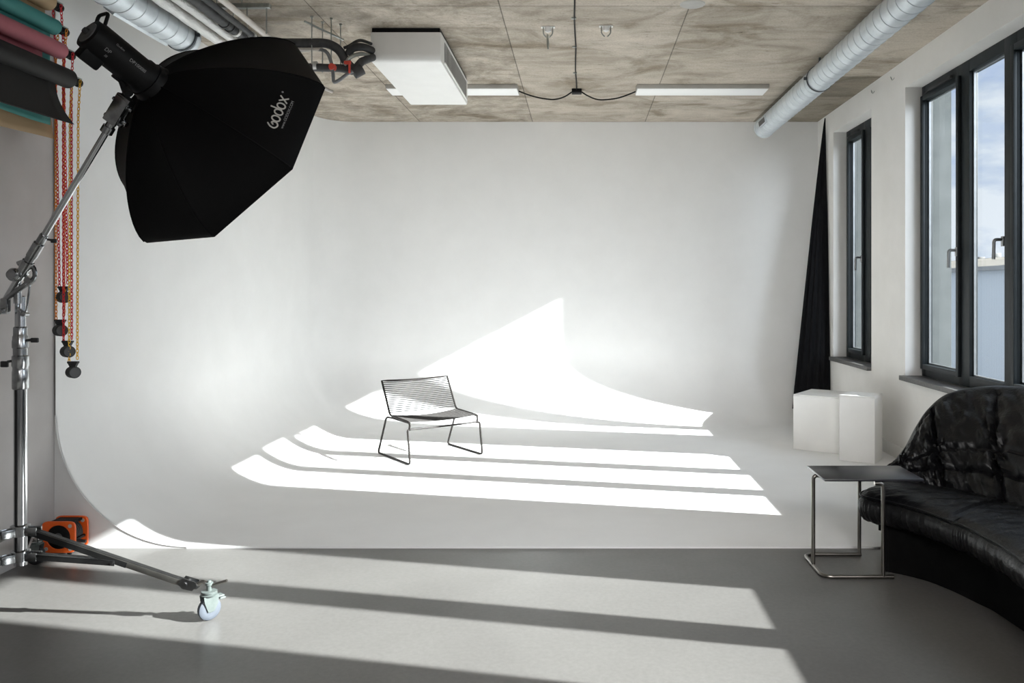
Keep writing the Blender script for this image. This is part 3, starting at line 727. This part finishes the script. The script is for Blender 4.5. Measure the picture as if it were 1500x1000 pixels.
MB().lathe(P3, P3 + xd.cross(y3_), [(0, .0045), (.001, .0045)], 14).build('lettering', M['print2'], sb)

st = empty('studio_strobe', hub - n_ * .03, 'black cylindrical studio flash head behind the octagonal softbox', 'flash head')
bx_ = -n_
h0 = hub - n_ * .031
MB().lathe(h0, h0 - n_, [(0, .060), (0, .078), (.035, .078), (.045, .072), (.255, .072), (.262, .069), (.285, .066), (.288, .050)], 40).build('body', M['black'], st)
# orientation: side facing camera
vc = (Vector((0, 0, 1.5)) - h0); sd = (vc - n_ * vc.dot(n_)).normalized(); upv = n_.cross(sd).normalized()
if upv.z < 0: upv = -upv
dn_ = (Vector((0, 0, -1)) + n_ * n_.z * 1.0); dn_ = (dn_ - n_ * dn_.dot(n_)).normalized()
# carrying handle across the top of the rear end
uq = upv
hz = n_.cross(Vector((0, 0, 1))).normalized(); uv = hz.cross(n_).normalized()
hb = h0 - n_ * .262
MB().tube(fillet([hb + uv * .055 - hz * .034, hb + uv * .115 - hz * .034 - n_ * .012, hb + uv * .115 + hz * .034 - n_ * .012, hb + uv * .055 + hz * .034], .018), .0075, 8).build('carry_handle', M['black'], st)
mtb = frame_mtx(h0 - n_ * .225 - uq * .075 + sd * .01, -bx_, sd)
MB().box((-.045, -.035, -.035), (.045, .035, .030), .010, mtb).build('battery_block', M['black'], st)
rb = h0 - n_ * .289
MB().lathe(rb, rb - n_, [(0, .048), (.004, .046), (.005, .02)], 24).build('rear_panel', M['disc'], st)
MB().lathe(rb + upv * .0 - n_ * .004, rb - n_, [(0, .014), (.016, .012)], 16).build('dial', M['rubber'], st)
def on_body(tt, phi, lift=.0012):
    d_ = sd * math.cos(phi) + uq * math.sin(phi); return h0 - n_ * tt + d_ * (.072 + lift), d_
for body, tt, ph, sz, mm in (('DP1000III', .090, .30, .020, 'print2'), ('Godox', .185, .52, .014, 'print2'), ('DP', .215, -.10, .022, 'print2'), ('III', .205, -.42, .016, 'print2')):
    P_, d_ = on_body(tt, ph); x_ = n_; y_ = d_.cross(x_)
    text(body, sz, M[mm], 'lettering', st, frame_mtx(P_, x_, y_), .0004)
# tilting bracket
bk0 = h0 - n_ * .075 - uq * .072
MB().box((-.035, -.014, -.014), (.035, .014, .012), .004, frame_mtx(bk0, n_, sd)).build('bracket', M['black'], st)

# ------------------------------------------------------------------ boom stand
cX, cY = -2.55, 3.70
bs = empty('boom_stand', (cX, cY, 0), 'chrome rolling boom stand holding the softbox at left', 'light stand')
def lz(prof, m, name): return MB().lathe((cX, cY, 0), (cX, cY, 1), prof, 28).build(name, m, bs)
lz([(.25, .0265), (1.06, .0265)], M['chrome'], 'lower_column')
MB().box((cX - .006, cY - .030, .30), (cX + .004, cY - .0255, 1.05)).build('track', M['darkbar'], bs)
lz([(1.05, .030), (1.055, .033), (1.13, .033), (1.135, .031), (1.15, .031), (1.155, .034), (1.20, .034), (1.205, .029), (1.235, .029), (1.24, .033), (1.27, .033), (1.275, .031), (1.29, .031), (1.295, .028), (1.33, .028), (1.335, .024)], M['cast'], 'collar')
lz([(1.33, .022), (1.47, .022), (1.475, .018)], M['chrome'], 'upper_column')
MB().cyl((cX + .03, cY, 1.272), (cX + .055, cY - .005, 1.275), .006, 8).box((cX + .052, cY - .012, 1.262), (cX + .085, cY + .002, 1.284), .004).build('knob', M['rubber'], bs)
MB().cyl((cX - .03, cY, 1.18), (cX - .055, cY - .005, 1.175), .006, 8).box((cX - .085, cY - .012, 1.15), (cX - .052, cY + .002, 1.178), .004).build('knob', M['rubber'], bs)
def px(x, y, d): return Vector(((x - 850) / 1190 * d, d, 1.5 + (425 - y) / 1190 * d))
bA = Vector((-2.525, 3.64, 1.5 + (425 - 389) / 1190 * 3.64)); bA.x = (38 - 850) / 1190 * 3.64
bT = px(172, 166, 3.50); bd_ = (bT - bA).normalized()
MB().tube([bA - bd_ * .42, bT], .0135, 16).build('boom_arm', M['chrome'], bs)
# swivel clamp
hp = bA.copy()
perp = bd_.cross(Vector((0, -1, 0))).normalized()
MB().lathe(hp - bd_ * .075, hp + bd_, [(0, .015), (.0, .018), (.03, .018), (.032, .022), (.06, .022), (.062, .025), (.10, .025), (.102, .020), (.125, .020), (.127, .023), (.20, .023), (.205, .018), (.245, .018), (.25, .015)], 22).build('boom_clamp', M['cast'], bs)
mb = MB(); rr = .052; cc = Vector((cX + .045, 3.655, 1.575))
mb.tube([cc + Vector((rr * math.cos(a), 0, rr * math.sin(a))) for a in [math.radians(-70 + 19 * k) for k in range(11)]], .009, 8, flat=(1, 1.2))
mb.lathe(cc + Vector((-.03, .02, -.005)), cc + Vector((-.03, -1, -.005)), [(0, .030), (.045, .030), (.05, .022), (.06, .022)], 20)
mb.lathe(cc + Vector((.0, .02, -.0)), cc + Vector((.0, -1, 0)), [(0, .012), (.045, .012), (.05, .008)], 14)
mb.tube([cc + Vector((0, 0, 0)), cc + Vector((.03, -.005, -.030))], .008, 8)
mb.build('tilt_quadrant', M['cast'], bs)
mb = MB()
mb.tube(fillet([(cX - .045, 3.665, 1.455), (cX - .02, 3.66, 1.475), (cX + .055, 3.655, 1.525), (cX + .07, 3.655, 1.545)], .02), [.012] * 16, 10)
mb.cyl((cX + .070, 3.64, 1.545), (cX + .070, 3.67, 1.545), .015, 14).cyl((cX + .065, 3.655, 1.545), (cX + .095, 3.655, 1.545), .006, 8)
mb.box((cX - .058, 3.648, 1.40), (cX - .026, 3.68, 1.465), .006).cyl((cX - .045, 3.63, 1.405), (cX - .045, 3.68, 1.405), .013, 12)
mb.build('lock_arm', M['cast'], bs)
mb = MB()
tri = [Vector((cX + .012, 3.668, 1.50)), Vector((cX + .066, 3.668, 1.53)), Vector((cX + .048, 3.668, 1.395)), Vector((cX + .010, 3.668, 1.42))]
mb.tube(fillet(tri, .012, 4, True), .005, 6, closed=True)
mb.cyl((cX + .046, 3.65, 1.392), (cX + .046, 3.68, 1.392), .010, 12)
mb.cyl((cX + .008, 3.67, 1.44), (cX + .008, 3.67, 1.58), .016, 12)
mb.build('side_bracket', M['cast'], bs)
MB().tube([hp + bd_ * .16 + Vector((.02, 0, -.01)), hp + bd_ * .16 + Vector((.045, -.005, -.014))], .005, 8).box(tuple(hp + bd_ * .16 + Vector((.040, -.012, -.026))), tuple(hp + bd_ * .16 + Vector((.062, .002, -.008))), .003).build('knob', M['rubber'], bs)
# boom tip head
tp = bT
mtip = frame_mtx(tp + bd_ * .0, bd_, Vector((0, -1, 0)))
mb = MB(); mb.lathe(tp - bd_ * .10, tp + bd_, [(0, .016), (0, .026), (.03, .026), (.032, .019), (.06, .019)], 18)
mb.box((-.05, -.026, -.032), (.075, -.010, .032), .004, mtip).box((-.05, .010, -.032), (.075, .026, .032), .004, mtip)
mb.box((.055, -.024, -.034), (.085, .024, .034), .004, mtip)
mb.cyl(mtip @ Vector((-.035, 0, -.045)), mtip @ Vector((-.035, 0, .045)), .009, 10).cyl(mtip @ Vector((.045, 0, -.05)), mtip @ Vector((.045, 0, .05)), .008, 10)
mb.build('boom_head', M['cast'], bs)
MB().tube([mtip @ Vector((.08, 0, 0)), bk0], .010, 10).lathe(mtip @ Vector((.10, 0, 0)), bk0, [(0, .018), (.03, .018), (.035, .012)], 14).build('spigot', M['darkbar'], bs)
MB().cyl(mtip @ Vector((-.02, -.01, .03)), mtip @ Vector((-.02, -.01, .055)), .012, 12).build('knob', M['chrome'], bs)
# collars and legs
for zz, nm in ((.30, 'brace_collar'), (.415, 'leg_collar')):
    mb = MB().lathe((cX, cY, zz - .03), (cX, cY, 2), [(0, .030), (0, .040), (.045, .040), (.05, .030)], 24)
    for k in range(3):
        a = math.atan2(0, 1) + k * 2 * PI / 3; d_ = Vector((math.cos(a), math.sin(a), 0)); s_ = Vector((-d_.y, d_.x, 0))
        for q in (-1, 1):
            mb.box((.03, -.004 + q * .019, -.018), (.085, .004 + q * .019, .018), .002, frame_mtx(Vector((cX, cY, zz - .01)), d_, s_))
    mb.build(nm, M['cast'], bs)
for k in range(3):
    a = k * 2 * PI / 3; d_ = Vector((math.cos(a), math.sin(a), 0)); s_ = Vector((-d_.y, d_.x, 0)); c_ = Vector((cX, cY, 0))
    R1 = .80; A_ = c_ + d_ * .06 + Vector((0, 0, .40)); B_ = c_ + d_ * (R1 - .045) + Vector((0, 0, .165))
    if k == 2: R1 = .80
    mt_ = frame_mtx(A_, B_ - A_, s_); Ln = (B_ - A_).length
    lg = MB().box((-.005, -.014, -.014), (Ln, .014, .014), .002, mt_).build('leg', M['bar'], bs)
    MB().box((-.005, -.0125, .014), (Ln - .003, .0125, .0155), 0, mt_).box((-.005, -.0155, -.0145), (Ln * .62, -.014, .010), 0, mt_).build('leg_channel', M['darkbar'], lg)
    mid = A_.lerp(B_, .53); C0 = c_ + d_ * .06 + Vector((0, 0, .29)); mtb2 = frame_mtx(C0, mid - Vector((0, 0, .012)) - C0, s_); Lb = (mid - C0).length
    br_ = MB().box((-.01, -.019, -.012), (Lb + .01, -.0155, .012), 0, mtb2).box((-.01, .0155, -.012), (Lb + .01, .019, .012), 0, mtb2).box((-.01, -.019, .010), (Lb * .9, .019, .0125), 0, mtb2)
    br_.build('brace', M['darkbar'], bs)
    MB().cyl(mid - s_ * .026 - Vector((0, 0, .012)), mid + s_ * .026 - Vector((0, 0, .012)), .007, 10).build('bolt', M['chrome'], bs)
    # castor
    E = c_ + d_ * (R1 + .06); wx = E + Vector((0, 0, .052)); d0_, s0_ = d_, s_
    ra = math.radians((50, 60, 20)[k]); d_ = Vector((d0_.x * math.cos(ra) - d0_.y * math.sin(ra), d0_.x * math.sin(ra) + d0_.y * math.cos(ra), 0)); s_ = Vector((-d_.y, d_.x, 0))
    cs = MB().lathe(wx + s_ * -.016, wx + s_, [(0, .030), (.002, .044), (.006, .050), (.016, .052), (.026, .050), (.030, .044), (.032, .030)], 30).build('castor_wheel', M['castor'] if k != 1 else M['rubber'], bs)
    mb = MB()
    mb.lathe(wx + s_ * -.019, wx + s_, [(0, .014), (.038, .014)], 16)
    for q in (-1, 1):
        poly = [wx + s_ * (.020 * q) + d_ * x_ + Vector((0, 0, z_)) for x_, z_ in ((-.014, -.010), (.014, -.010), (.030, .02), (.036, .062), (-.034, .062), (-.030, .035))]
        mb.prism(poly, s_ * .0025 * q)
    ctp = wx + Vector((0, 0, .062))
    mb.lathe(ctp, ctp + Vector((0, 0, 1)), [(0, .036), (.004, .037), (.006, .030), (.010, .030), (.012, .034), (.018, .034), (.020, .012), (.045, .012), (.045, .017), (.056, .017), (.058, .010), (.066, .008)], 22)
    mb.box((.030, -.020, .045), (.062, .020, .052), .002, frame_mtx(wx, d_, s_)).box((.045, -.012, .030), (.072, .012, .038), .002, frame_mtx(wx, d_, s_))
    mb.build('fork', M['forkm'], cs); d_, s_ = d0_, s0_
    mb = MB()
    hk = B_ + d_ * .02
    for q in (-1, 1): mb.prism([B_ + s_ * .016 * q + d_ * x_ + Vector((0, 0, z_)) for x_, z_ in ((-.030, .004), (-.010, .030), (.050, .012), (.058, -.006), (.035, -.028), (-.01, -.018))], s_ * .003 * q)
    mb.cyl(B_ - s_ * .024, B_ + s_ * .024, .012, 14)
    mb.box((.01, -.016, -.022), (.055, .016, .0), .003, frame_mtx(B_, d_, s_))
    mb.build('hinge', M['cast'], bs)
    MB().tube(fillet([B_ + d_ * .05 + Vector((0, 0, -.006)), B_ + d_ * .075 + Vector((0, 0, .012)), Vector((wx.x, wx.y, .158)) + d_ * .0], .015), .009, 8).tube(
        [Vector((wx.x, wx.y, .156)) + d_ * .005, Vector((wx.x, wx.y, .182)) + d_ * .085 - s_ * .01], .0065, 8).build('brake_lever', M['tabletube'], bs)

# ------------------------------------------------------------------ cable reel
ry0, ry1 = 4.545, 4.675; rx0, rx1, rz0, rz1 = -3.015, -2.827, .03, .206
rl = empty('cable_reel', ((rx0 + rx1) / 2, 4.6, 0), 'orange and black extension cable reel on floor by curved wall', 'cable reel')
def plate(y, t, nm):
    cx_, cz_ = (rx0 + rx1) / 2, (rz0 + rz1) / 2; w_, h_ = (rx1 - rx0) / 2, (rz1 - rz0) / 2; n = 64; mb = MB()
    outer = []; inner = []
    for k in range(n):
        a = 2 * PI * k / n; c_, s_ = math.cos(a), math.sin(a); e = .30
        outer.append((cx_ + w_ * math.copysign(abs(c_) ** e, c_), cz_ + h_ * math.copysign(abs(s_) ** e, s_)))
        inner.append((cx_ + .066 * c_, cz_ + .066 * s_))
    rows = [[Vector((x, yy, z)) for x, z in pr_] for pr_, yy in ((inner, y), (outer, y), (outer, y + t), (inner, y + t))]
    mb.grid(rows, smooth=False, closed_u=True, closed_v=True)
    p_ = mb.build(nm, M['orange'], rl, .003)
    for sx, sz in ((.7, .72), (.72, -.74), (-.72, -.74)):
        MB().lathe((cx_ + w_ * sx, y + .001, cz_ + h_ * sz), (cx_ + w_ * sx, -1, cz_ + h_ * sz), [(0, .011), (.003, .010), (.003, .0)], 16, caps=False).build('screw', M['lampgrey'], p_)
plate(ry0, .014, 'front_plate'); plate(ry1 - .014, .014, 'rear_plate')
cx_, cz_ = (rx0 + rx1) / 2, (rz0 + rz1) / 2
MB().lathe((cx_, ry0 - .001, cz_), (cx_, 9, cz_), [(0, .012), (0, .060), (.004, .0655), (.02, .066), (.112, .066), (.126, .0655), (.128, .06)], 36).build('drum', M['black'], rl)
MB().lathe((cx_, ry0 - .004, cz_), (cx_, 9, cz_), [(0, .02), (.002, .024), (.006, .024)], 20).build('socket', M['disc'], rl)
mb = MB()
for k in range(6): mb.tube([(cx_ + .069 * math.cos(a), ry0 + .026 + k * .015, cz_ + .069 * math.sin(a)) for a in [2 * PI * j / 28 for j in range(28)]], .0075, 8, closed=True)
mb.build('cable_coil', M['rubber'], rl)
MB().box((rx0 + .03, ry0 + .014, rz1 - .022), (rx1 - .028, ry1 - .014, rz1 - .006), .004).build('cross_bar', M['black'], rl)
MB().box((rx1 - .024, ry0 + .014, rz0 + .06), (rx1 - .010, ry1 - .014, rz0 + .075), .003).build('cross_bar', M['black'], rl)
MB().cyl((rx1 - .012, ry0 + .05, rz0 + .055), (rx1 + .028, ry0 + .055, rz0 + .050), .009, 10).build('plug', M['rubber'], rl)
for xx in (rx0 + .025, rx1 - .045):
    for yy in (ry0, ry1 - .014): MB().box((xx, yy, 0), (xx + .02, yy + .014, .034), .002).build('foot', M['black'], rl)
text('PROFESSIONAL', .011, M['lampgrey'], 'lettering', rl, frame_mtx((rx0 + .052, ry0 - .001, rz1 - .024), (1, 0, 0), (0, 0, 1))) if False else None

# ------------------------------------------------------------------ backdrop rolls
rolls = [('black', -2.775, 2.645, .052, 'p_black', 2.405, 'lowest, matt black paper roll with curled sheet on the left wall', 'c_yel', 1.049, -2.790),
         ('pink', -2.815, 2.795, .044, 'p_pink', 2.47, 'dusty pink backdrop paper roll between teal and black rolls', 'c_red', 1.162, -2.828),
         ('teal', -2.850, 2.925, .043, 'p_teal', 2.398, 'teal backdrop paper roll, second from the ceiling', 'c_ora', 1.278, -2.877),
         ('tan', -2.880, 3.060, .046, 'p_tan', 2.325, 'tan brown backdrop paper roll nearest the ceiling', 'c_red', 1.462, -2.866)]
YE_ = 4.40
for idx, (nm, x, z, r, pm, zb, lb, cm, wz, wx_) in enumerate(rolls):
    e = empty('paper_roll', (x, 3.2, z), lb, 'backdrop roll', 'backdrop paper rolls on the left wall')
    mb = MB().lathe((x, 1.7, z), (x, 5, z), [(0, .028), (0, r), (YE_ - 1.70, r), (YE_ - 1.70, .028)], 36, caps=True); mb.build('roll', M[pm], e)
    MB().lathe((x, YE_ - .002, z), (x, 6, z), [(0, .026), (.03, .026), (.03, .018), (.05, .018)], 20).build('core', M['black'], e)
    # hanging sheet, on the room side for black, else behind
    xs = (x - r * .55, -2.862, -2.866, -2.899)[idx]
    yend = (YE_ - .06, YE_ - .08, YE_ - .01, YE_ - .002)[idx]; ztop = z if idx else z - r * .7
    rows = []
    for i in range(25):
        t = i / 24; zz = ztop + (zb - ztop) * t; row = []
        for j in range(31):
            w_ = j / 30; yy = 1.75 + (yend - 1.75) * w_
            yy += (.10 * t ** 2.2 * w_ ** 8 if idx == 0 else .07 * t ** 2.2 * w_ ** 8 if idx == 3 else 0)
            xx = xs + (.006 if idx == 0 else .0015) * math.sin(w_ * 9 + idx) * t + (.035 * t ** 2 * w_ ** 10 if idx == 0 else .004 * t ** 3)
            row.append(Vector((xx, yy, zz + (.008 * math.sin(w_ * 14 + idx * 2) * t if idx else 0) )))
        rows.append(row)
    mb = MB(); mb.grid(rows); sh = mb.build('hanging_sheet', M[pm], e)
    so_ = sh.modifiers.new('thick', 'SOLIDIFY'); so_.thickness = .0012
    # drive : bracket + sprocket
    dr = empty('roller_bracket', (x, 4.47, z), 'black roller bracket with chain wheel at the end of %s roll' % {'black': 'the black', 'pink': 'the pink', 'teal': 'the teal', 'tan': 'the tan'}[nm], 'bracket', 'chain drive brackets on the left wall')
    MB().box((XL - .01, 4.435, z - .012), (x + .012, 4.447, z + .022), .002).box((x - .02, 4.435, z - .024), (x + .016, 4.447, z + .024), .004).build('bracket_arm', M['black'], dr)
    MB().lathe((x, 4.449, z), (x, 6, z), [(0, .012), (0, .019), (.006, .022), (.012, .022), (.016, .017), (.022, .017), (.026, .022), (.034, .022), (.040, .024), (.052, .022), (.054, .010)], 20).build('chain_wheel', M['black'], dr)
    MB().box((x - .012, 4.447, z + .018), (x + .018, 4.50, z + .026), .003).build('guard', M['zinc'], dr)
    # chain loop
    cl = empty('pull_chain', (wx_, 4.47, wz), '%s plastic pull chain loop with black weight below the %s paper roll' % ({'c_yel': 'yellow', 'c_red': 'red', 'c_ora': 'orange'}[cm], nm), 'chain', 'chain loops hanging from the paper rolls')
    yc = 4.47 + idx * .012
    for sg in (-1, 1):
        p0 = Vector((x + sg * .0225, 4.47, z)); p1 = Vector((wx_ + sg * .0225, yc, wz + .06 + (.012 * sg)))
        k1 = p0.lerp(p1, .12); k1.x = p1.x + (p0.x - p1.x) * .35
        path = [p0, k1, p1]
        mb = MB(); pos = []; acc = 0; step = .0185
        for a_, b_ in zip(path, path[1:]):
            ln = (b_ - a_).length; q = 0
            while q < ln: pos.append((a_.lerp(b_, q / ln), (b_ - a_).normalized())); q += step
        for i, (c_, d_) in enumerate(pos):
            s_ = Vector((1, 0, 0)) if i % 2 == 0 else Vector((0, 1, 0)); s_ = (s_ - d_ * s_.dot(d_)).normalized()
            mb.tube([c_ + d_ * (.0125 * math.cos(a)) + s_ * (.0062 * math.sin(a)) for a in [2 * PI * j / 8 for j in range(8)]], .0025, 4, closed=True)
        mb.build('strand', M[cm], cl)
    dd = Vector((.80, -.60, 0)); wc = Vector((wx_, yc, wz))
    MB().lathe(wc - dd * .024, wc + dd, [(0, .028), (.002, .032), (.046, .032), (.048, .029)], 28).build('weight', M['rubber'], cl)
    MB().lathe(wc + dd * .0245, wc + dd * 1, [(0, .027), (.0008, .027)], 24).build('weight_face', M['disc'], cl)
    MB().box((wx_ - .028, yc - .012, wz + .050), (wx_ + .028, yc + .012, wz + .060), .002).prism([(wx_ - .026, yc - .010, wz + .052), (wx_ + .026, yc - .010, wz + .052), (wx_ + .012, yc - .010, wz + .025), (wx_ - .012, yc - .010, wz + .025)], (0, .02, 0)).build('weight_hook', M['rubber'], cl)

# ------------------------------------------------------------------ sky, sun, lamps
w = bpy.data.worlds.new('sky'); S.world = w; w.use_nodes = True; nt = w.node_tree; bgn = nt.nodes['Background']
tc = nt.nodes.new('ShaderNodeTexCoord'); mp = nt.nodes.new('ShaderNodeMapping'); mp.inputs['Scale'].default_value = (1.6, 1.6, 4.6)
nz_ = nt.nodes.new('ShaderNodeTexNoise'); nz_.inputs['Scale'].default_value = 2.6; nz_.inputs['Detail'].default_value = 8; nz_.inputs['Roughness'].default_value = .58
rp = nt.nodes.new('ShaderNodeValToRGB'); e = rp.color_ramp.elements
e[0].position = .36; e[0].color = (.27, .34, .50, 1); e[1].position = .53; e[1].color = (.53, .55, .59, 1); el = e.new(.45); el.color = (.38, .43, .52, 1)
nt.links.new(tc.outputs['Generated'], mp.inputs['Vector']); nt.links.new(mp.outputs['Vector'], nz_.inputs['Vector']); nt.links.new(nz_.outputs['Fac'], rp.inputs['Fac']); nt.links.new(rp.outputs['Color'], bgn.inputs['Color'])
bgn.inputs['Strength'].default_value = 1.8

def light(kind, name, loc, energy, color=(1, 1, 1), rot=None, size=None, size_y=None):
    l = bpy.data.lights.new(name, kind); l.energy = energy; l.color = color
    o = bpy.data.objects.new(name, l); COL.objects.link(o); o.location = loc
    if rot is not None: o.rotation_euler = rot
    if kind == 'AREA':
        l.shape = 'RECTANGLE'; l.size = size; l.size_y = size_y or size
    return o
sun = light('SUN', 'sun', (12, 0, 8), 31, (1, .985, .955)); sun.data.angle = math.radians(.6)
dirv = Vector((-1, .223, -.515 * 1.0246)); sun.rotation_euler = dirv.to_track_quat('-Z', 'Y').to_euler()

# added area fill behind the camera, raises the ambient light of the room
al = light('AREA', 'added_room_fill', (2.6, -.9, 2.3), 45, (1, .985, .97), None, 2.4, 2.0)
al.rotation_euler = Vector((-.62, .75, -.22)).to_track_quat('-Z', 'Y').to_euler()

# second added fill, high behind the camera, brightens the white stage floor
a2 = light('AREA', 'added_stage_fill', (.3, -1.6, 3.2), 36, (1, .99, .98), None, 1.6, 1.2)
a2.rotation_euler = (Vector((.2, 6.3, 0)) - a2.location).to_track_quat('-Z', 'Y').to_euler(); a2.data.spread = math.radians(58)
# added cool area light outside, out of view, brightens window reveals and room
a3 = light('AREA', 'added_window_fill', (7.5, 2.2, 4.6), 620, (.86, .92, 1), None, 4.0, 4.0)
a3.rotation_euler = (Vector((2.9, 6.6, 1.9)) - a3.location).to_track_quat('-Z', 'Y').to_euler()

cam = bpy.data.cameras.new('camera'); co = bpy.data.objects.new('camera', cam); COL.objects.link(co)
co.location = (0, 0, 1.5); co.rotation_euler = (PI / 2, 0, 0)
cam.sensor_width = 36; cam.lens = 36 * 1190 / 1500
cam.shift_x = -(850 - 750) / 1500; cam.shift_y = -(500 - 425) / 1500
cam.clip_start = .05; cam.clip_end = 500
S.camera = co
S.view_settings.view_transform = 'Standard'; S.view_settings.look = 'None'
S.view_settings.exposure = 0
try:
    S.cycles.use_denoising = True; S.cycles.max_bounces = 10; S.cycles.diffuse_bounces = 7; S.cycles.sample_clamp_indirect = 8
    S.cycles.transparent_max_bounces = 16; S.cycles.caustics_reflective = False; S.cycles.caustics_refractive = False
except Exception: pass
